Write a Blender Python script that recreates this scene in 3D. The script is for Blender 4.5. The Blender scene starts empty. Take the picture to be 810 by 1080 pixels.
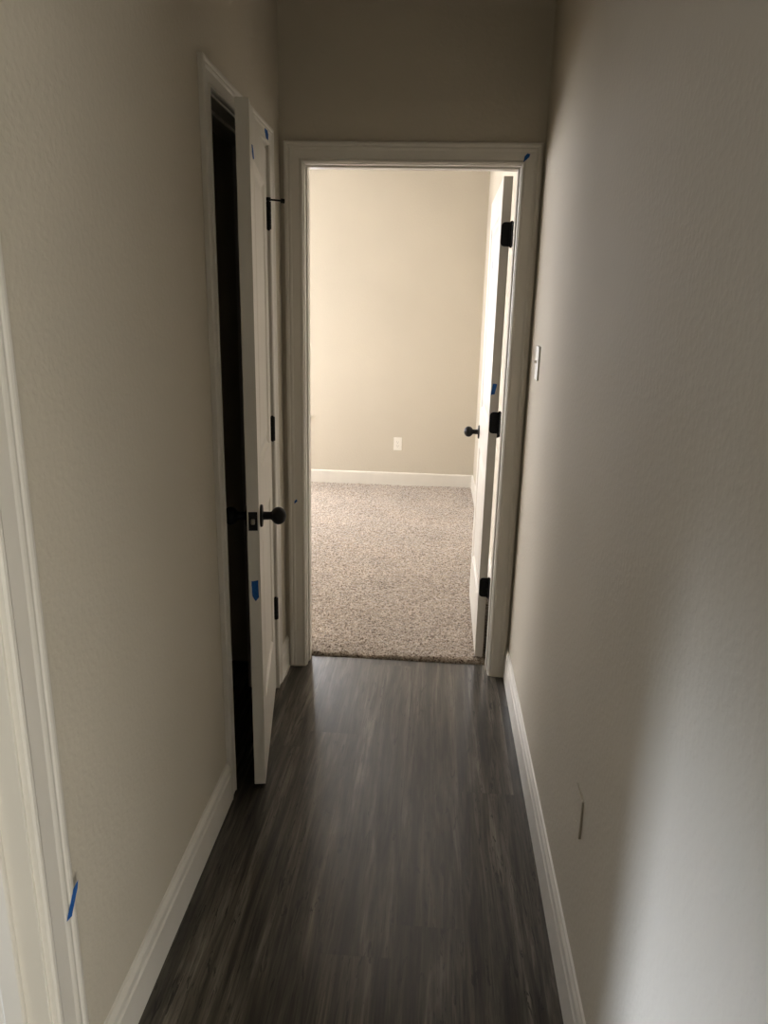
import bpy, bmesh, math, random
import numpy as np
from mathutils import Matrix, Vector, noise
random.seed(4)
sc = bpy.context.scene
C = sc.collection

# ------------------------------------------------------------------ helpers
def link(name, bm, m, parent=None, smooth=False, loc=None, rot=None):
    bmesh.ops.recalc_face_normals(bm, faces=bm.faces[:])
    me = bpy.data.meshes.new(name); bm.to_mesh(me); bm.free()
    if m: me.materials.append(m)
    if smooth:
        for p in me.polygons: p.use_smooth = True
    o = bpy.data.objects.new(name, me); C.objects.link(o)
    if parent: o.parent = parent
    if loc is not None: o.location = loc
    if rot is not None: o.rotation_euler = rot
    return o
def tag(o, label=None, cat=None, group=None, kind=None):
    if label: o['label'] = label
    if cat: o['category'] = cat
    if group: o['group'] = group
    if kind: o['kind'] = kind
    return o
def struct(name, bm, m, label, cat, **k):
    return tag(link(name, bm, m, **k), label, cat, kind='structure')
def empty(name, loc, rz=0):
    o = bpy.data.objects.new(name, None); C.objects.link(o)
    o.location = loc; o.rotation_euler = (0, 0, rz); o.empty_display_size = .05
    return o
def box(bm, x0, x1, y0, y1, z0, z1, bev=0, seg=2):
    r = bmesh.ops.create_cube(bm, size=1)
    vs = r['verts']
    for v in vs:
        v.co = Vector(((x0+x1)/2+v.co.x*(x1-x0), (y0+y1)/2+v.co.y*(y1-y0), (z0+z1)/2+v.co.z*(z1-z0)))
    if bev:
        es = list({e for v in vs for e in v.link_edges})
        bmesh.ops.bevel(bm, geom=es, offset=bev, segments=seg, affect='EDGES', profile=.5)
    return bm
def newbox(*a, **k):
    return box(bmesh.new(), *a, **k)
def lathe(bm, prof, M, n=32):
    """prof: list of (along, radius) turned about local +Y, placed by M"""
    rings = []
    for a, r in prof:
        rings.append([bm.verts.new(M @ Vector((r*math.cos(2*math.pi*k/n), a, r*math.sin(2*math.pi*k/n)))) for k in range(n)])
    for A, B in zip(rings, rings[1:]):
        for k in range(n):
            bm.faces.new((A[k], A[(k+1) % n], B[(k+1) % n], B[k]))
    bm.faces.new(rings[0]); bm.faces.new(rings[-1][::-1])
def sweep(bm, prof, frames):
    """prof (u,t); frames: (origin, U, T) - section swept from frame to frame with flat ends"""
    rings = [[bm.verts.new(Vector(o)+Vector(U)*u+Vector(T)*t) for u, t in prof] for o, U, T in frames]
    n = len(prof)
    for A, B in zip(rings, rings[1:]):
        for k in range(n):
            bm.faces.new((A[k], A[(k+1) % n], B[(k+1) % n], B[k]))
    bm.faces.new(rings[0]); bm.faces.new(rings[-1][::-1])

# ------------------------------------------------------------------ materials
def mat(name, col, rough=.5, spec=.5):
    m = bpy.data.materials.new(name); m.use_nodes = True
    b = m.node_tree.nodes['Principled BSDF']
    b.inputs['Base Color'].default_value = (*col, 1); b.inputs['Roughness'].default_value = rough
    b.inputs['Specular IOR Level'].default_value = spec
    return m, m.node_tree.nodes, m.node_tree.links, b
def noise_node(N, L, scale, detail=3, rough=.5, vec=None, sc3=None):
    n = N.new('ShaderNodeTexNoise'); n.inputs['Scale'].default_value = scale
    n.inputs['Detail'].default_value = detail; n.inputs['Roughness'].default_value = rough
    tc = N.new('ShaderNodeTexCoord')
    if sc3:
        mp = N.new('ShaderNodeMapping'); mp.inputs['Scale'].default_value = sc3
        L.new(vec or tc.outputs['Object'], mp.inputs['Vector']); L.new(mp.outputs['Vector'], n.inputs['Vector'])
    else:
        L.new(vec or tc.outputs['Object'], n.inputs['Vector'])
    return n
def ramp(N, L, src, stops, interp='LINEAR'):
    r = N.new('ShaderNodeValToRGB'); L.new(src, r.inputs['Fac']); r.color_ramp.interpolation = interp
    el = r.color_ramp.elements
    while len(el) < len(stops): el.new(.5)
    for e, (p, c) in zip(el, stops):
        e.position = p; e.color = (*c, 1)
    return r
def bump(N, L, b, src, strength, dist):
    n = N.new('ShaderNodeBump'); n.inputs['Strength'].default_value = strength; n.inputs['Distance'].default_value = dist
    L.new(src, n.inputs['Height']); L.new(n.outputs['Normal'], b.inputs['Normal']); return n

def wall_mat(name, col):
    m, N, L, b = mat(name, col, .8, .2)
    n = noise_node(N, L, 1.4, 3)
    r = ramp(N, L, n.outputs['Fac'], [(.3, tuple(c*.96 for c in col)), (.7, tuple(c*1.03 for c in col))])
    L.new(r.outputs['Color'], b.inputs['Base Color'])
    # orange-peel spray texture
    f = noise_node(N, L, 75, 2, .45)
    g = ramp(N, L, f.outputs['Fac'], [(.42, (0, 0, 0)), (.66, (1, 1, 1))])
    bump(N, L, b, g.outputs['Color'], .32, .0010)
    return m
M_WALL = wall_mat('greige_orange_peel_paint', (.56, .512, .420))
M_CEIL = wall_mat('ceiling_paint', (.64, .61, .55))
def trim_mat(name, col, rough=.42):
    m, N, L, b = mat(name, col, rough, .5)
    n = noise_node(N, L, 9, 4, sc3=(1, 1, .25))
    r = ramp(N, L, n.outputs['Fac'], [(.3, tuple(c*.95 for c in col)), (.7, tuple(min(1, c*1.03) for c in col))])
    L.new(r.outputs['Color'], b.inputs['Base Color'])
    f = noise_node(N, L, 60, 3, sc3=(1, 1, .2)); bump(N, L, b, f.outputs['Fac'], .12, .0006)
    return m
M_TRIM = trim_mat('off_white_trim_paint', (.70, .665, .595))
M_DOOR = trim_mat('off_white_door_paint', (.70, .665, .595), .40)
M_BLACK, N, L, b = mat('matte_black_hardware', (.004, .004, .0045), .5, .25)
f = noise_node(N, L, 300, 2); bump(N, L, b, f.outputs['Fac'], .08, .0003)
M_BRASS, N, L, b = mat('satin_latch_metal', (.30, .27, .22), .35, .5); b.inputs['Metallic'].default_value = 1
f = noise_node(N, L, 200, 2); bump(N, L, b, f.outputs['Fac'], .1, .0002)
M_PLAST, N, L, b = mat('white_plate_plastic', (.80, .77, .70), .3, .5)
f = noise_node(N, L, 120, 2); bump(N, L, b, f.outputs['Fac'], .03, .0002)
M_RUB, N, L, b = mat('grey_rubber', (.05, .05, .05), .7, .3)
f = noise_node(N, L, 120, 2); bump(N, L, b, f.outputs['Fac'], .1, .0002)
M_CAULK, N, L, b = mat('white_caulk', (.68, .64, .55), .6, .3)
f = noise_node(N, L, 90, 3); bump(N, L, b, f.outputs['Fac'], .4, .001)
M_TAPE, N, L, b = mat('blue_painters_tape', (.016, .10, .36), .7, .2)
f = noise_node(N, L, 900, 2, sc3=(1, 1, .15))
r = ramp(N, L, f.outputs['Fac'], [(.3, (.012, .08, .30)), (.7, (.022, .13, .42))])
L.new(r.outputs['Color'], b.inputs['Base Color']); bump(N, L, b, f.outputs['Fac'], .3, .0003)

# vinyl plank floor
M_FLOOR, N, L, b = mat('dark_grey_vinyl_plank', (.07, .06, .05), .34, .35)
tc = N.new('ShaderNodeTexCoord'); sep = N.new('ShaderNodeSeparateXYZ'); L.new(tc.outputs['Object'], sep.inputs['Vector'])
def math_n(op, a=None, v=None, c=None, v2=None):
    n = N.new('ShaderNodeMath'); n.operation = op
    if a is not None: L.new(a, n.inputs[0])
    if c is not None: L.new(c, n.inputs[1])
    elif v is not None: n.inputs[1].default_value = v
    return n.outputs[0]
PW, PL = .182, 1.52
px = math_n('DIVIDE', math_n('ADD', sep.outputs['X'], .052), PW)
ix = math_n('FLOOR', px); fx = math_n('FRACT', px)
off = math_n('MULTIPLY', math_n('FRACT', math_n('MULTIPLY', ix, .3719)), PL*1.7)
py = math_n('DIVIDE', math_n('ADD', sep.outputs['Y'], None, off), PL)
iy = math_n('FLOOR', py); fy = math_n('FRACT', py)
cmb = N.new('ShaderNodeCombineXYZ'); L.new(ix, cmb.inputs['X']); L.new(iy, cmb.inputs['Y'])
wn = N.new('ShaderNodeTexWhiteNoise'); wn.noise_dimensions = '3D'; L.new(cmb.outputs['Vector'], wn.inputs['Vector'])
# each plank shifts its own grain
vadd = N.new('ShaderNodeVectorMath'); vadd.operation = 'MULTIPLY_ADD'
L.new(wn.outputs['Color'], vadd.inputs[0]); vadd.inputs[1].default_value = (7, 7, 7); L.new(tc.outputs['Object'], vadd.inputs[2])
g1 = noise_node(N, L, 1, 6, .62, vadd.outputs[0], (21, 1.3, 1)); g1.inputs['Distortion'].default_value = .9
g2 = noise_node(N, L, 1, 5, .65, vadd.outputs[0], (120, 5, 1)); g2.inputs['Distortion'].default_value = .4
g3 = noise_node(N, L, 1, 3, .5, vadd.outputs[0], (7, 1.2, 1))
r1 = ramp(N, L, g1.outputs['Fac'], [(.32, (.010, .0083, .0063)), (.43, (.031, .026, .0195)), (.56, (.070, .061, .048)), (.68, (.150, .132, .107))])
r2 = ramp(N, L, g2.outputs['Fac'], [(.34, (.36, .36, .36)), (.5, (1, 1, 1)), (.66, (1.5, 1.5, 1.5))])
r3 = ramp(N, L, g3.outputs['Fac'], [(.35, (.80, .80, .80)), (.65, (1.2, 1.19, 1.17))])
def mul(a, bb):
    n = N.new('ShaderNodeMix'); n.data_type = 'RGBA'; n.blend_type = 'MULTIPLY'; n.inputs[0].default_value = 1
    n.clamp_result = False
    L.new(a, n.inputs[6]); L.new(bb, n.inputs[7]); return n.outputs[2]
pt = ramp(N, L, wn.outputs['Value'], [(0, (.94, .94, .94)), (1, (1.06, 1.06, 1.06))])
# sparse dark knots / cracks
g4 = noise_node(N, L, 1, 4, .7, vadd.outputs[0], (42, 4.5, 1)); g4.inputs['Distortion'].default_value = 2.2
r4 = ramp(N, L, g4.outputs['Fac'], [(.37, (.18, .18, .18)), (.41, (1, 1, 1))])
col = mul(mul(mul(mul(r1.outputs['Color'], r2.outputs['Color']), r3.outputs['Color']), pt.outputs['Color']), r4.outputs['Color'])
sx = math_n('LESS_THAN', math_n('MINIMUM', fx, None, math_n('SUBTRACT', None, None, fx)), .0)
# seam mask
n1 = N.new('ShaderNodeMath'); n1.operation = 'SUBTRACT'; n1.inputs[0].default_value = 1; L.new(fx, n1.inputs[1])
ex = math_n('MULTIPLY', math_n('MINIMUM', fx, None, n1.outputs[0]), PW)
n2 = N.new('ShaderNodeMath'); n2.operation = 'SUBTRACT'; n2.inputs[0].default_value = 1; L.new(fy, n2.inputs[1])
ey = math_n('MULTIPLY', math_n('MINIMUM', fy, None, n2.outputs[0]), PL)
ed = math_n('MINIMUM', ex, None, ey)
rs = ramp(N, L, math_n('MULTIPLY', ed, 100), [(.0, (.62, .62, .62)), (.12, (1, 1, 1))])
col = mul(col, rs.outputs['Color'])
L.new(col, b.inputs['Base Color'])
rr = ramp(N, L, g2.outputs['Fac'], [(.3, (.55, .55, .55)), (.7, (.42, .42, .42))]); L.new(rr.outputs['Color'], b.inputs['Roughness'])
hb = math_n('ADD', g2.outputs['Fac'], None, math_n('MULTIPLY', rs.outputs['Color'], .8))
bump(N, L, b, hb, .22, .0006)
b.inputs['Coat Weight'].default_value = .65; b.inputs['Coat Roughness'].default_value = .17

# carpet
M_CARP, N, L, b = mat('beige_fleck_cut_pile', (.35, .28, .22), .95, .1)
v = N.new('ShaderNodeTexVoronoi'); v.inputs['Scale'].default_value = 175
tc = N.new('ShaderNodeTexCoord'); L.new(tc.outputs['Object'], v.inputs['Vector'])
bw = N.new('ShaderNodeSeparateColor'); L.new(v.outputs['Color'], bw.inputs['Color'])
r = ramp(N, L, bw.outputs['Red'], [(0, (.10, .07, .05)), (.22, (.245, .190, .145)), (.5, (.40, .335, .265)), (.85, (.54, .46, .38)), (1, (.66, .58, .49))])
big = noise_node(N, L, 3, 3)
rb = ramp(N, L, big.outputs['Fac'], [(.35, (.92, .92, .92)), (.65, (1.06, 1.05, 1.04))])
mx = N.new('ShaderNodeMix'); mx.data_type = 'RGBA'; mx.blend_type = 'MULTIPLY'; mx.inputs[0].default_value = 1
L.new(r.outputs['Color'], mx.inputs[6]); L.new(rb.outputs['Color'], mx.inputs[7]); L.new(mx.outputs[2], b.inputs['Base Color'])
b.inputs['Sheen Weight'].default_value = 1.0; b.inputs['Sheen Roughness'].default_value = .3
ff = noise_node(N, L, 420, 2); bump(N, L, b, ff.outputs['Fac'], .5, .002)
M_SUB, N, L, b = mat('raw_subfloor_grey', (.10, .085, .07), .9, .1)
f = noise_node(N, L, 40, 3); bump(N, L, b, f.outputs['Fac'], .3, .001)
M_GLASS, N, L, b = mat('window_glass', (1, 1, 1), .02, .5); b.inputs['Transmission Weight'].default_value = 1; b.inputs['IOR'].default_value = 1.01
gn = noise_node(N, L, 2, 1); bump(N, L, b, gn.outputs['Fac'], .01, .0005)

# ------------------------------------------------------------------ dimensions
XL, XR = -.612, .358           # hall walls
YE, TW = 2.90, .116            # end wall face and wall thickness
YB = 6.35                      # bedroom far wall
BX0 = -2.75                    # bedroom left wall
H = 2.74
YN = -2.2                      # hall runs back behind the photographer
# end doorway (jamb faces)
EJ0, EJ1, EJH = -.520, .276, 2.044
# closet doorway in the left wall
CJ0, CJ1, CJH = 2.026, 2.675, 2.055
# near doorway in the left wall
NJ0, NJ1, NJH = .10, .918, 2.055
LX = -3.4                      # side room beyond the near doorway

# ------------------------------------------------------------------ shell
bm = box(newbox(-3.6, .6, YN-.2, 2.988, -.05, 0), .6, 2.8, -3.5, .25, -.05, 0)
struct('floor', bm, M_FLOOR, 'dark grey-brown wood-look vinyl plank floor of the hallway', 'floor')
bm = newbox(-2.9, .6, 2.988, 6.6, -.06, -.012)
struct('floor', bm, M_SUB, 'bare subfloor under the beige carpet, seen as dark line at the doorway', 'floor')
bm = box(newbox(-3.6, .6, YN-.2, 6.6, H, H+.1), .6, 2.8, -3.5, .25, H, H+.1)
struct('ceiling', bm, M_CEIL, 'plain pale ceiling above hallway and bedroom, out of the picture', 'ceiling')

def wall_y(bm, x0, x1, y0, y1, holes=(), z1=H):
    """wall slab x0..x1 thick running along y with holes (ya, yb, za, zb)"""
    y = y0
    for ya, yb, za, zb in sorted(holes):
        box(bm, x0, x1, y, ya, 0, z1)
        if za > 0: box(bm, x0, x1, ya, yb, 0, za)
        box(bm, x0, x1, ya, yb, zb, z1); y = yb
    box(bm, x0, x1, y, y1, 0, z1)
bm = bmesh.new()
wall_y(bm, XL-TW, XL, YN, YE, [(NJ0-.02, NJ1+.02, 0, NJH+.02), (CJ0-.02, CJ1+.02, 0, CJH+.02)])
struct('wall_left', bm, M_WALL, 'greige textured left hallway wall with two door openings', 'wall')
bm = bmesh.new(); wall_y(bm, XR, XR+TW, YN, YE+TW, [(-1.30, -.42, 0, 2.1)])
struct('wall_right', bm, M_WALL, 'greige orange-peel textured right hallway wall without any door', 'wall')
bm = bmesh.new()
box(bm, XL-TW, EJ0-.02, YE, YE+TW, 0, H); box(bm, EJ1+.02, XR, YE, YE+TW, 0, H); box(bm, EJ0-.02, EJ1+.02, YE, YE+TW, EJH+.02, H)
box(bm, BX0, XL-TW, YE, YE+TW, -.02, H)
struct('wall_end', bm, M_WALL, 'shadowed greige end wall above and around the open doorway', 'wall')
VX0, VX1 = -2.25, -1.12        # window in the far wall, left of what the doorway shows
bm = bmesh.new()
box(bm, BX0-.12, VX0, YB, YB+.12, -.02, H); box(bm, VX1, XR+TW, YB, YB+.12, -.02, H)
box(bm, VX0, VX1, YB, YB+.12, -.02, .62); box(bm, VX0, VX1, YB, YB+.12, 2.42, H)
struct('wall_back', bm, M_WALL, 'bright beige far wall of the carpeted bedroom', 'wall')
bm = newbox(XR+.004, XR+TW, YE+TW, YB, -.02, H)
struct('wall_bedroom_right', bm, M_WALL, 'sliver of beige bedroom side wall behind the open door', 'wall')
WY0, WY1, WZ0, WZ1 = 4.3, 5.95, .62, 2.10
bm = bmesh.new(); wall_y(bm, BX0-.12, BX0, YE, YB, [(WY0, WY1, WZ0, WZ1)])
struct('wall_bedroom_left', bm, M_WALL, 'beige bedroom wall with the window, hidden left of the doorway', 'wall')
# closet interior
bm = bmesh.new()
box(bm, XL-TW-.7, XL-TW, 1.35, 1.40, 0, H); box(bm, XL-TW-.75, XL-TW-.7, 1.35, 2.90, 0, H)
struct('wall_closet', bm, M_WALL, 'unlit inner walls of the closet behind the ajar door', 'wall')
# side room
bm = bmesh.new()
box(bm, LX-.12, LX, -2.2, -.1, 0, H); box(bm, LX-.12, LX, 1.0, 1.35, 0, H)
box(bm, LX-.12, LX, -.1, 1.0, 0, .25); box(bm, LX-.12, LX, -.1, 1.0, 2.05, H)
box(bm, LX, XL-TW, 1.30, 1.35, 0, H); box(bm, LX, XL-TW, YN-.1, YN, 0, H)
struct('wall_side_room', bm, M_WALL, 'greige walls of the side room beyond the near left doorway', 'wall')
bm = bmesh.new()
box(bm, 2.6, 2.7, -3.4, .2, 0, H)
box(bm, XR+TW, 2.6, .1, .2, 0, H); box(bm, XR+TW, 1.48, -3.4, -3.3, 0, H); box(bm, 2.2, 2.6, -3.4, -3.3, 0, H); box(bm, 1.48, 2.2, -3.4, -3.3, 0, .65); box(bm, 1.48, 2.2, -3.4, -3.3, 2.05, H); box(bm, XR+TW, .6, -3.3, YN, 0, H)
struct('wall_right_room', bm, M_WALL, 'walls of the room on the right behind the photographer', 'wall')
bm = newbox(XL-TW, XR, YN-.1, YN, 0, H)
struct('wall_behind', bm, M_WALL, 'hallway wall behind the photographer', 'wall')

# ------------------------------------------------------------------ trim
CAS = [(0, 0), (0, .009), (.003, .0125), (.008, .0135), (.012, .0115), (.015, .0100), (.046, .0112), (.050, .0128), (.055, .0138),
       (.059, .0130), (.061, .0130), (.064, .0148), (.069, .0158), (.075, .0152), (.078, .0130), (.078, 0)]
def casing(name, side, a0, a1, zh, face, T, label, w=1.0, rev=.006, ends=(0, 0)):
    """U-shaped mitred door casing; side 'x' runs in x on an end wall, 'y' runs in y on a side wall"""
    prof = [(u*w, t) for u, t in CAS]
    def P(a, z): return (a, face, z) if side == 'x' else (face, a, z)
    def D(a, z): return (a, 0, z) if side == 'x' else (0, a, z)
    lo, hi, zt = a0-rev, a1+rev, zh+rev
    bm = bmesh.new()
    sweep(bm, prof, [(P(lo, 0), D(-1, 0), T), (P(lo, zt), D(-1, 1), T), (P(hi, zt), D(1, 1), T), (P(hi, 0), D(1, 0), T)])
    return bm
def jamb(side, a0, a1, zh, d0, d1, stop0, stop1, s=.011):
    """jamb boards + stops lining an opening; d0..d1 the wall depth, stop0..stop1 the stop's depth"""
    bm = bmesh.new()
    def bx(A0, A1, D0, D1, Z0, Z1, bev=.0012):
        if side == 'x': box(bm, A0, A1, D0, D1, Z0, Z1, bev)
        else: box(bm, D0, D1, A0, A1, Z0, Z1, bev)
    t = .019
    bx(a0-t, a0, d0, d1, 0, zh+t); bx(a1, a1+t, d0, d1, 0, zh+t); bx(a0, a1, d0, d1, zh, zh+t)
    bx(a0, a0+s, stop0, stop1, 0, zh, .003); bx(a1-s, a1, stop0, stop1, 0, zh, .003); bx(a0+s, a1-s, stop0, stop1, zh-s, zh, .003)
    return bm
struct('trim_1', casing('', 'x', EJ0, EJ1, EJH, YE, (0, -1, 0), '', .91, .003), M_TRIM,
       'off-white moulded casing around the open bedroom doorway', 'door casing')
struct('trim_2', jamb('x', EJ0, EJ1, EJH, YE, YE+TW, YE+.034, YE+.076, .006), M_TRIM,
       'off-white jamb and stop lining the open bedroom doorway', 'door jamb')
struct('trim_3', casing('', 'x', EJ0, EJ1, EJH, YE+TW, (0, 1, 0), '', .98), M_TRIM,
       'off-white casing on the bedroom side of the open doorway', 'door casing')
struct('trim_4', casing('', 'y', CJ0, CJ1, CJH, XL, (1, 0, 0), '', .80), M_TRIM,
       'narrow off-white casing around the closet doorway on the left wall', 'door casing')
struct('trim_5', jamb('y', CJ0, CJ1, CJH, XL-TW, XL, XL-.076, XL-.040), M_TRIM,
       'off-white jamb lining the dark closet doorway', 'door jamb')
struct('trim_6', casing('', 'y', NJ0, NJ1, NJH, XL, (1, 0, 0), '', 1.10), M_TRIM,
       'off-white ribbed casing of the nearest left doorway, at the picture edge', 'door casing')
struct('trim_7', jamb('y', NJ0, NJ1, NJH, XL-TW, XL, XL-.076, XL-.040), M_TRIM,
       'off-white jamb of the nearest left doorway, at the picture edge', 'door jamb')
BASE = [(0, 0), (0, .0145), (.096, .0145), (.101, .0115), (.108, .0105), (.116, .0125), (.124, .0115), (.131, .0065), (.136, .0050), (.138, 0)]
BASE2 = [(0, 0), (0, .0145), (.116, .0145), (.124, .012), (.128, .006), (.130, 0)]
def baseb(name, p0, p1, T, label, prof=BASE):
    bm = bmesh.new(); sweep(bm, prof, [(p0, (0, 0, 1), T), (p1, (0, 0, 1), T)])
    return struct(name, bm, M_TRIM, label, 'baseboard')
baseb('baseboard_left', (XL, NJ1+.006+.086, 0), (XL, CJ0-.006-.0624, 0), (1, 0, 0), 'off-white baseboard along the left hallway wall, nearer than the closet')
baseb('baseboard_left', (XL, CJ1+.006+.0624, 0), (XL, YE, 0), (1, 0, 0), 'short off-white baseboard piece between closet casing and hallway corner')
baseb('baseboard_right', (XR, YN, 0), (XR, YE, 0), (-1, 0, 0), 'long off-white stepped baseboard along the right hallway wall')
baseb('baseboard_back', (BX0, YB, 0), (XR, YB, 0), (0, -1, 0), 'white baseboard along the far bedroom wall above the carpet', BASE2)
baseb('baseboard_bedroom_right', (XR+.004, YE+TW, 0), (XR+.004, YB, 0), (-1, 0, 0), 'white baseboard on the bedroom side wall behind the open door', BASE2)
# ragged caulk where the casings and baseboards meet the vinyl
def caulk(pts, label):
    bm = bmesh.new(); rnd = random.Random(len(pts)*7+3)
    rings = []
    P = []
    for a, c in zip(pts, pts[1:]):
        a, c = Vector(a), Vector(c); n = max(2, int((c-a).length/.004))
        P += [a.lerp(c, k/n) for k in range(n)]
    P.append(Vector(pts[-1]))
    for p in P:
        r = .0022+.0022*rnd.random()+.002*max(0, noise.noise(p*60))
        rings.append([bm.verts.new(p+Vector((r*math.cos(t), r*math.sin(t)*.0, 0))+Vector((0, r*math.cos(t), r*math.sin(t)*.8))) for t in [k*math.pi/3 for k in range(6)]])
    for A, B in zip(rings, rings[1:]):
        for k in range(6): bm.faces.new((A[k], A[(k+1) % 6], B[(k+1) % 6], B[k]))
    bm.faces.new(rings[0]); bm.faces.new(rings[-1][::-1])
    return struct('trim_8', bm, M_CAULK, label, 'caulk', smooth=True)
caulk([(XL+.013, 2.742, .002), (XL+.0165, 2.80, .002), (XL+.016, 2.885, .002), (-.565, 2.883, .002), (EJ0-.006, 2.888, .002), (EJ0-.001, 2.905, .002)],
      'ragged white caulk at the foot of the casings in the left corner')
caulk([(EJ1+.001, 2.905, .002), (EJ1+.008, 2.888, .002), (.31, 2.883, .002), (XR-.016, 2.882, .002)],
      'ragged white caulk at the foot of the bedroom door casing on the right')

# ------------------------------------------------------------------ doors
def door_slab(w, h, t, s):
    """two-panel slab: x 0.003..w (times s), y -0.006-t..-0.006, z 0..h, recessed raised-field panels on both faces"""
    bm = bmesh.new()
    x0, x1 = .003, w
    st, xs = .108, None
    px0, px1 = x0+st, x1-st
    rows = [(.255, .845), (1.045, h-.125)]
    def V(x, d, z, face):   # d = depth sunk below face
        y = -.006-d if face > 0 else -.006-t+d
        return bm.verts.new((s*x, y, z))
    def quad(pts, face): bm.faces.new([V(*p, face) for p in pts])
    for face in (1, -1):
        quad([(x0, 0, 0), (px0, 0, 0), (px0, 0, h), (x0, 0, h)], face)
        quad([(px1, 0, 0), (x1, 0, 0), (x1, 0, h), (px1, 0, h)], face)
        zz = [0]+[z for r in rows for z in r]+[h]
        for a, c in ((zz[0], zz[1]), (zz[2], zz[3]), (zz[4], zz[5])):
            quad([(px0, 0, a), (px1, 0, a), (px1, 0, c), (px0, 0, c)], face)
        for a, c in rows:
            rings = [(0, 0), (.006, .0045), (.016, .0085), (.022, .0085), (.052, .0025), (.056, .0015)]
            for (i0, d0), (i1, d1) in zip(rings, rings[1:]):
                A = [(px0+i0, d0, a+i0), (px1-i0, d0, a+i0), (px1-i0, d0, c-i0), (px0+i0, d0, c-i0)]
                B = [(px0+i1, d1, a+i1), (px1-i1, d1, a+i1), (px1-i1, d1, c-i1), (px0+i1, d1, c-i1)]
                for k in range(4): quad([A[k], A[(k+1) % 4], B[(k+1) % 4], B[k]], face)
            i, d = rings[-1]
            quad([(px0+i, d, a+i), (px1-i, d, a+i), (px1-i, d, c-i), (px0+i, d, c-i)], face)
    def side(pts): bm.faces.new([bm.verts.new(p) for p in pts])
    ya, yb = -.006, -.006-t
    for x in (x0, x1): side([(s*x, ya, 0), (s*x, yb, 0), (s*x, yb, h), (s*x, ya, h)])
    for z in (0, h): side([(s*x0, ya, z), (s*x1, ya, z), (s*x1, yb, z), (s*x0, yb, z)])
    bmesh.ops.remove_doubles(bm, verts=bm.verts[:], dist=1e-5)
    return bm
def knob_bm(y0, sgn):
    bm = bmesh.new()
    M = Matrix.Translation((0, y0, 0)) @ Matrix.Scale(sgn, 4, (0, 1, 0))
    prof = [(0, .0345), (.0045, .0345), (.0068, .0325), (.0075, .020), (.009, .0130), (.030, .0120), (.033, .0135)]
    R, cy, L0 = .0272, .0545, .0235
    for k in range(3, 18):
        a = math.pi*k/18
        prof.append((cy-L0*math.cos(a), R*math.sin(a)))
    prof.append((cy+L0, .0015))
    lathe(bm, prof, M, 36); return bm
def leaf(w, h, t=.0028, r=.015):
    """hinge leaf: plate in local xz with two rounded corners on the far (+x) side, thickness in y"""
    pts = [(0, -h/2)]
    for cx, cz, a0 in ((w-r, -h/2+r, -90), (w-r, h/2-r, 0)):
        for k in range(7):
            a = math.radians(a0+15*k); pts.append((cx+r*math.cos(a), cz+r*math.sin(a)))
    pts.append((0, h/2))
    bm = bmesh.new()
    A = [bm.verts.new((x, -t/2, z)) for x, z in pts]; B = [bm.verts.new((x, t/2, z)) for x, z in pts]
    bm.faces.new(A); bm.faces.new(B[::-1])
    for k in range(len(pts)): bm.faces.new((A[k], A[(k+1) % len(pts)], B[(k+1) % len(pts)], B[k]))
    return bm
def barrel(h=.089, r=.0072):
    bm = bmesh.new()
    prof = [(-h/2-.005, .001), (-h/2-.004, .0045), (-h/2-.001, .005), (-h/2, r)]
    for k in range(1, 5):
        z = -h/2+h*k/5
        prof += [(z-.0006, r), (z, r*.86), (z+.0006, r)]
    prof += [(h/2, r), (h/2+.001, .005), (h/2+.004, .0045), (h/2+.005, .001)]
    M = Matrix.Rotation(math.radians(90), 4, 'X')
    lathe(bm, prof, M, 20); return bm

def hinge_set(root, s, zs, theta, r=.0072):
    """hinges on the pin axis (root origin); door leaf rides the slab edge, jamb leaf stays with the jamb"""
    out = []
    for z in zs:
        k = link('hinge', barrel(r=r), M_BLACK, root, True, (0, 0, z))
        # door leaf on the hinge edge of the slab, running in -y from the pin
        a = leaf(.036, .089); a.transform(Matrix.Rotation(math.radians(-90), 4, 'Z'))
        a.transform(Matrix.Translation((s*.0022, -.003, 0)))
        link('hinge_leaf', a, M_BLACK, k)
        c = leaf(.036, .089); c.transform(Matrix.Rotation(math.radians(-90), 4, 'Z'))
        c.transform(Matrix.Translation((-s*.0008, -.003, 0)))
        c.transform(Matrix.Rotation(-theta, 4, 'Z'))     # undo the door's swing: it lies on the jamb
        link('jamb_leaf', c, M_BLACK, k)
        out.append(k)
    return out

# --- closet door, ajar towards the hall
th = math.radians(9.3)
HT = .0355
cd = empty('door_1', (XL+.006, CJ1-.0015, .010), math.radians(-90)+th)
tag(cd, 'off-white two-panel closet door standing ajar, black knob, on left wall', 'door', kind='structure')
W1 = .640
link('door_panel', door_slab(W1, 2.036, HT, 1), M_DOOR, cd)
kz = .905
for sg, y0 in ((1, -.006), (-1, -.006-HT)):
    link('knob', knob_bm(0, sg), M_BLACK, cd, True, (W1-.062, y0, kz))
lp = newbox(W1-.001, W1+.0018, -.006-HT/2-.0135, -.006-HT/2+.0135, kz-.029, kz+.029, .001)
o = link('latch_plate', lp, M_BLACK, cd)
lb = bmesh.new(); box(lb, W1+.0015, W1+.011, -.006-HT/2-.006, -.006-HT/2+.006, kz-.0085, kz+.0085, .003)
tag(link('latch_bolt', lb, M_BRASS, o), 'dull metal latch bolt')
hs = hinge_set(cd, 1, (1.827, 1.080, .352), th, .0100)
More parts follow.
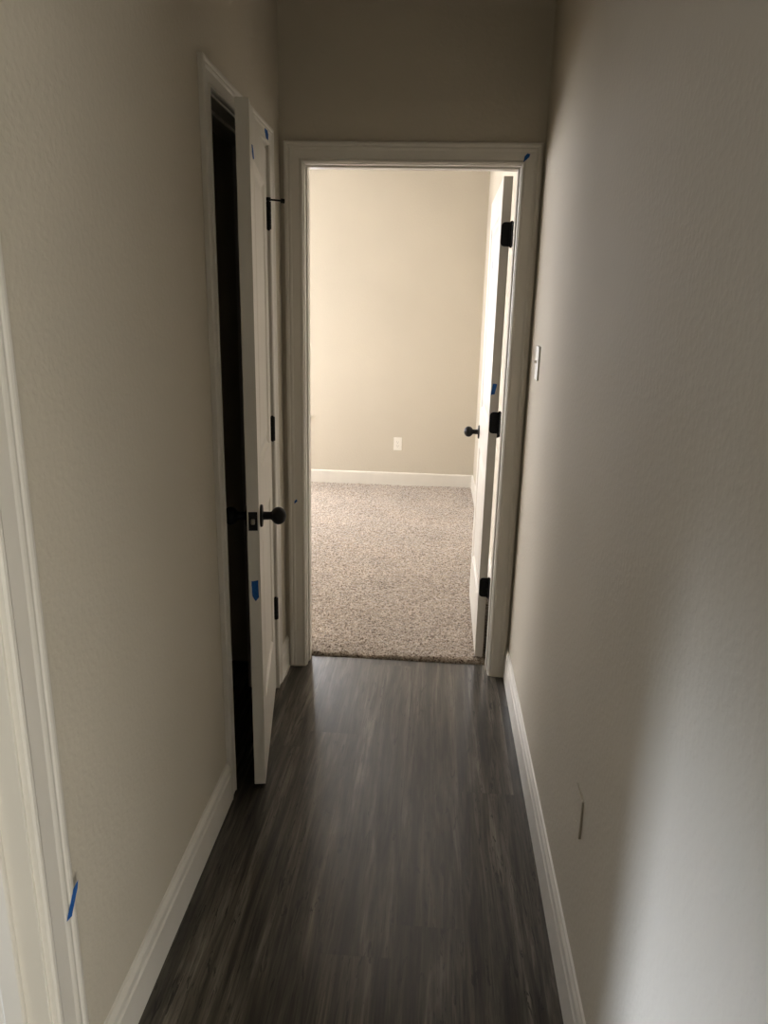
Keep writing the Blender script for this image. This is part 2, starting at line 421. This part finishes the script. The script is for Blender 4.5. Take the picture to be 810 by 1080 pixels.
# hinge-pin door stop on the top hinge
k = hs[0]
bm = bmesh.new()
d = Vector((-math.sin(0)*1, 1, 0)).normalized()
def rod(bm, a, c, r, n=14):
    a, c = Vector(a), Vector(c); q = (c-a).to_track_quat('Y', 'Z').to_matrix().to_4x4()
    M = Matrix.Translation(a) @ q; lathe(bm, [(0, r), ((c-a).length, r)], M, n)
rod(bm, (0, 0, .052), (-.008, .045, .050), .0032); rod(bm, (0, 0, .047), (0, 0, .058), .0095)
rod(bm, (-.008, .043, .050), (-.0105, .056, .0495), .0075)
link('door_stop', bm, M_BLACK, k)

# --- bedroom door, swung fully into the bedroom
th2 = math.radians(90.5)
bd = empty('door_2', (EJ1-.009, YE+TW+.006, .022), -th2)
tag(bd, 'off-white two-panel bedroom door swung open onto the carpet, black knob', 'door', kind='structure')
W2 = .762
link('door_panel', door_slab(W2, 2.008, HT, -1), M_DOOR, bd)
kz2 = .915
for sg, y0 in ((1, -.006), (-1, -.006-HT)):
    link('knob', knob_bm(0, sg), M_BLACK, bd, True, (-(W2-.062), y0, kz2))
lp = newbox(-W2-.0018, -W2+.001, -.006-HT/2-.0135, -.006-HT/2+.0135, kz2-.029, kz2+.029, .001)
o = link('latch_plate', lp, M_BLACK, bd)
lb = bmesh.new(); box(lb, -W2-.011, -W2-.0015, -.006-HT/2-.006, -.006-HT/2+.006, kz2-.0085, kz2+.0085, .003)
tag(link('latch_bolt', lb, M_BRASS, o), 'dull metal latch bolt')
hinge_set(bd, -1, (1.800, 1.066, .336), -th2)

# strike plate on closet's near jamb
bm = newbox(XL-.062, XL-.030, CJ0-.001, CJ0+.0016, .885, .945, .001)
box(bm, XL-.034, XL-.004, CJ0-.001, CJ0+.0016, .90, .93, .001)
tag(link('strike_plate', bm, M_BLACK), 'black strike plate on the near jamb of the closet doorway', 'strike plate')

# ------------------------------------------------------------------ plates
def outlet(root):
    bm = newbox(-.036, .036, -.0065, 0, -.058, .058, .0035, 3); link('cover_plate', bm, M_PLAST, root)
    bm = newbox(-.0165, .0165, -.0085, -.005, -.0335, .0335, .001); o = link('receptacle', bm, M_PLAST, root)
    bm = bmesh.new()
    for z in (-.017, .017):
        box(bm, -.0085, -.0065, -.0088, -.0080, z-.002, z+.007); box(bm, .0065, .0085, -.0088, -.0080, z-.002, z+.006)
        rod(bm, (0, -.0080, z-.008), (0, -.0088, z-.008), .0025)
    link('slots', bm, M_RUB, o)
r = empty('wall_outlet', (-.3165, YB, .330+.058))
outlet(r); tag(r, 'white rectangular electrical outlet on the far bedroom wall', 'outlet')
r = empty('wall_plate', (XR, 1.412, .462))
r.rotation_euler = (0, 0, math.radians(-90))
bm = newbox(-.036, .036, -.0045, 0, -.048, .048, .0025, 3); link('cover_plate', bm, M_WALL, r)
bm = bmesh.new(); rod(bm, (0, -.004, .030), (0, -.0052, .030), .003); rod(bm, (0, -.004, -.030), (0, -.0052, -.030), .003)
link('screw', bm, M_WALL, r)
tag(r, 'blank wall-coloured plate low on the right hallway wall, seen nearly edge-on', 'wall plate')
r = empty('light_switch', (XR, 2.648, 1.360), math.radians(-90))
bm = newbox(-.036, .036, -.0065, 0, -.059, .059, .0035, 3); link('cover_plate', bm, M_PLAST, r)
bm = newbox(-.0055, .0055, -.0075, -.005, -.013, .013, .001)
box(bm, -.0045, .0045, -.016, -.006, -.001, .009, .0015); link('toggle', bm, M_PLAST, r)
tag(r, 'white light switch on the right hallway wall beside the bedroom doorway', 'light switch')

# ------------------------------------------------------------------ blue tape
def tape(M, pts, label, lift=.0012):
    """torn scrap of tape: outline pts (a,b) in the plane of M (local x,y; +z off the surface), slightly curled"""
    bm = bmesh.new()
    n = len(pts); cx = sum(p[0] for p in pts)/n; cy = sum(p[1] for p in pts)/n
    rnd = random.Random(label)
    outl = []
    for i in range(n):
        a, c = pts[i], pts[(i+1) % n]
        for k in range(4):
            f = k/4; outl.append((a[0]+(c[0]-a[0])*f+rnd.uniform(-.0006, .0006), a[1]+(c[1]-a[1])*f+rnd.uniform(-.0006, .0006)))
    top, bot = [], []
    for x, y in outl:
        z = lift*(1+.8*max(0, (x-cx)*20))
        top.append(bm.verts.new(M @ Vector((x, y, z)))); bot.append(bm.verts.new(M @ Vector((x, y, z-.0006))))
    ct = bm.verts.new(M @ Vector((cx, cy, lift*.8))); cb = bm.verts.new(M @ Vector((cx, cy, lift*.8-.0006)))
    N_ = len(outl)
    for k in range(N_):
        j = (k+1) % N_
        bm.faces.new((top[k], top[j], ct)); bm.faces.new((bot[j], bot[k], cb)); bm.faces.new((top[k], bot[k], bot[j], top[j]))
    o = link('painters_tape', bm, M_TAPE)
    ctr = M @ Vector((cx, cy, 0))
    o.data.transform(Matrix.Translation(-ctr)); o.location = ctr
    return tag(o, label, 'tape', "scraps of blue painter's tape")
def frame(o, X, Y):
    X, Y = Vector(X).normalized(), Vector(Y).normalized(); Z = X.cross(Y).normalized(); Y = Z.cross(X)
    return Matrix(((X.x, Y.x, Z.x, o[0]), (X.y, Y.y, Z.y, o[1]), (X.z, Y.z, Z.z, o[2]), (0, 0, 0, 1)))
# end casing, top right corner (faces -y)
tape(frame((.292, YE-.0125, 2.067), (1, 0, 0), (0, 0, 1)), [(-.011, -.013), (.000, -.006), (.010, .004), (.012, .013), (.003, .016), (-.007, .006)],
     'blue tape scrap at the top right corner of the bedroom door casing')
# end casing, left leg
tape(frame((-.566, YE-.0115, .752), (1, 0, 0), (0, 0, 1)), [(-.011, -.009), (-.004, -.011), (.011, .003), (.009, .010), (.002, .007)],
     'small blue tape fleck on the left leg of the bedroom door casing')
# closet casing head (faces +x); local x -> +y world
tape(frame((XL+.0115, 2.640, 2.093), (0, 1, 0), (0, 0, 1)), [(-.022, .022), (-.026, .000), (-.004, -.020), (.022, -.020), (.026, -.002), (.004, .014)],
     'blue tape scrap on the closet door casing head, highest at upper left')
# near casing
tape(frame((XL+.0148, 1.000, .522), (0, 1, 0), (0, 0, 1)), [(-.026, -.020), (-.010, -.024), (.016, .010), (.022, .024), (.004, .020)],
     'thin blue tape sliver on the near left door casing, at lower left')
# on the closet door (hall face, local +y) and its edge
Mc = Matrix.Translation(cd.location) @ Matrix.Rotation(cd.rotation_euler.z, 4, 'Z')
def on(Mx, o, X, Y): return Mx @ frame(o, X, Y)
tape(on(Mc, (W1-.085, -.006, 1.925), (-1, 0, 0), (0, 0, 1)), [(-.030, .012), (-.024, -.006), (.006, -.018), (.032, -.012), (.020, .002), (-.002, .016)],
     'blue tape scrap near the top of the ajar closet door')
tape(on(Mc, (W1, -.006-.020, .685), (0, 1, 0), (0, 0, 1)), [(-.007, .030), (.013, .033), (.014, -.022), (.004, -.036), (-.006, -.018)],
     'blue tape strip on the edge of the closet door below its knob')
Mb = Matrix.Translation(bd.location) @ Matrix.Rotation(bd.rotation_euler.z, 4, 'Z')
tape(on(Mb, (-.003, -.032, 1.203), (0, 1, 0), (0, 0, 1)), [(-.009, -.022), (.006, -.020), (.015, .022), (-.002, .024)],
     'blue tape strip on the hinge edge of the open bedroom door')
tape(on(Mb, (-.42, -.0415, 1.71), (-1, 0, 0), (0, 0, 1)), [(-.010, .018), (.010, .014), (.012, -.014), (-.006, -.018)],
     'faint blue tape fleck high on the face of the bedroom door')

# ------------------------------------------------------------------ carpet
def carpet():
    # denser where the doorway shows it
    xs = np.concatenate([np.arange(BX0, -1.35, .03), np.arange(-1.35, XR+.004, .0062)])
    ys = np.concatenate([np.arange(3.0, 4.6, .0062), np.arange(4.6, YB, .0085)]); ys = np.append(ys, YB)
    nx, ny = len(xs), len(ys)
    rng = np.random.default_rng(3)
    X, Y = np.meshgrid(xs, ys, indexing='xy')
    jx = rng.uniform(-.0016, .0016, X.shape); jy = rng.uniform(-.0016, .0016, X.shape)
    jx[:, 0] = 0; jx[:, -1] = 0; jy[-1] = 0
    # vacuum lanes / footfall dents
    broad = .0016*np.sin(X*9+np.sin(Y*5)*1.2)+.0012*np.sin(Y*13+X*4)
    Z = .014+broad+rng.uniform(-.0045, .0045, X.shape)
    edge = (Y < 3.03)
    Z[edge] -= .0035*(3.03-Y[edge])/.03
    Z[0] = .001
    wav = .0035*np.sin(xs*31)+.0025*np.sin(xs*83+1)+rng.uniform(-.002, .002, nx)
    fall = np.clip(1-(Y-3.0)/.05, 0, 1)
    Y2 = Y+jy+fall*wav[None, :]
    # keep it out from under the door jambs
    co = np.stack([X+jx, Y2, Z], -1).reshape(-1, 3)
    skirt = np.stack([xs, Y2[0]+.001, np.full(nx, -.013)], -1)
    co = np.vstack([co, skirt])
    idx = np.arange(nx*ny).reshape(ny, nx)
    q = np.stack([idx[:-1, :-1], idx[:-1, 1:], idx[1:, 1:], idx[1:, :-1]], -1).reshape(-1, 4)
    s = nx*ny+np.arange(nx)
    q2 = np.stack([s[:-1], s[1:], idx[0, 1:], idx[0, :-1]], -1)
    q = np.vstack([q, q2])
    me = bpy.data.meshes.new('carpet')
    me.vertices.add(len(co)); me.vertices.foreach_set('co', co.astype(np.float32).ravel())
    me.loops.add(len(q)*4); me.loops.foreach_set('vertex_index', q.astype(np.int32).ravel())
    me.polygons.add(len(q)); me.polygons.foreach_set('loop_start', np.arange(0, len(q)*4, 4, dtype=np.int32))
    me.update(calc_edges=True); me.validate()
    me.materials.append(M_CARP)
    o = bpy.data.objects.new('carpet', me); C.objects.link(o)
    tag(o, 'beige flecked cut-pile carpet filling the bedroom floor beyond the doorway', 'carpet', kind='stuff')
carpet()

# ------------------------------------------------------------------ windows (they light the place; both lie outside the frame)
def window(name, x, y0, y1, z0, z1, label, rot=0):
    w = tag(empty(name, (x, (y0+y1)/2, z0)), label, 'window', kind='structure')
    if abs(rot) == 90: w.location = ((y0+y1)/2, x, z0)
    w.rotation_euler = (0, 0, math.radians(rot))
    hw, hh = (y1-y0)/2, z1-z0
    bm = bmesh.new(); f = .045
    box(bm, -.09, -.03, -hw, -hw+f, 0, hh, .003); box(bm, -.09, -.03, hw-f, hw, 0, hh, .003)
    box(bm, -.09, -.03, -hw+f, hw-f, 0, f, .003); box(bm, -.09, -.03, -hw+f, hw-f, hh-f, hh, .003)
    box(bm, -.08, -.04, -hw+f, hw-f, hh/2-.02, hh/2+.02, .003)
    link('window_frame', bm, M_TRIM, w)
    link('pane', newbox(-.062, -.058, -hw+f, hw-f, f, hh-f), M_GLASS, w)
    bm = newbox(-.03, .03, -hw-.03, hw+.03, -.02, 0, .004); link('window_sill', bm, M_TRIM, w)
window('window_1', BX0, WY0, WY1, WZ0, WZ1, 'bedroom window on the left bedroom wall, outside the picture')
window('window_3', YB, VX0, VX1, WZ0, 2.42, 'bedroom window on the far wall, just left of what the doorway shows', -90)
window('window_4', -3.3, 1.48, 2.2, .65, 2.05, 'window of the room on the right behind the photographer', 90)
window('window_2', LX, -.1, 1.0, .25, 2.05, 'side room window beyond the near left doorway, outside the picture')

def area(name, loc, direction, sx, sy, power, col, spread=180):
    l = bpy.data.lights.new(name, 'AREA'); l.shape = 'RECTANGLE'; l.size = sx; l.size_y = sy
    l.energy = power; l.color = col; l.spread = math.radians(spread)
    o = bpy.data.objects.new(name, l); C.objects.link(o); o.location = loc
    o.rotation_euler = Vector(direction).to_track_quat('-Z', 'Z').to_euler(); return o
# daylight arriving at the bedroom window
area('daylight_bedroom', (BX0-.02, (WY0+WY1)/2, (WZ0+WZ1)/2), (1, 0, -.25), 1.5, 1.35, 94, (1.0, .955, .95))
area('daylight_bedroom_back', ((VX0+VX1)/2, YB+.02, 1.52), (0, -1, -.12), 1.10, 1.74, 84, (.95, .95, 1.0))
# daylight arriving at the side-room window: narrow beam shaped for the low wall patch, and the soft rest
area('daylight_side_room', (LX+.02, .61, 1.35), (3.76, .17, -1.10), .40, .55, 4.7, (.72, .81, 1.0), 29)
area('daylight_side_room_soft', (LX+.03, .45, 1.15), (1, 0, -.1), 1.0, 1.6, 7, (1.0, .96, .86))
# daylight from the room through the right-hand opening behind the photographer
area('daylight_right_room', (1.85, -3.28, 1.35), (-.3, 1, -.03), .68, 1.35, 170, (1.0, .965, .87))
# added soft fill lamp before the closed wall behind the photographer
area('fill_behind', (-.13, YN+.03, 1.5), (0, 1, 0), .8, 1.8, 2.6, (1.0, .95, .84))

w = bpy.data.worlds.new('sky'); sc.world = w; w.use_nodes = True
bg = w.node_tree.nodes['Background']; bg.inputs['Color'].default_value = (.75, .86, 1, 1); bg.inputs['Strength'].default_value = 1.0

# ------------------------------------------------------------------ camera
cam = bpy.data.cameras.new('camera'); co = bpy.data.objects.new('camera', cam); C.objects.link(co)
R = Matrix(((0.99709408, -0.04092041, 0.06425664), (0.07286909, 0.2663491, -0.96111823), (0.02221466, 0.96300762, 0.26855695)))
co.matrix_world = Matrix.Translation((0, 0, 1.53)) @ R.to_4x4()
cam.sensor_fit = 'HORIZONTAL'; cam.sensor_width = 36; cam.lens = 765/810*36; cam.clip_start = .02
sc.camera = co
sc.view_settings.view_transform = 'Standard'; sc.view_settings.look = 'None'
sc.view_settings.gamma = 1; sc.view_settings.use_curve_mapping = False
sc.view_settings.exposure = 0
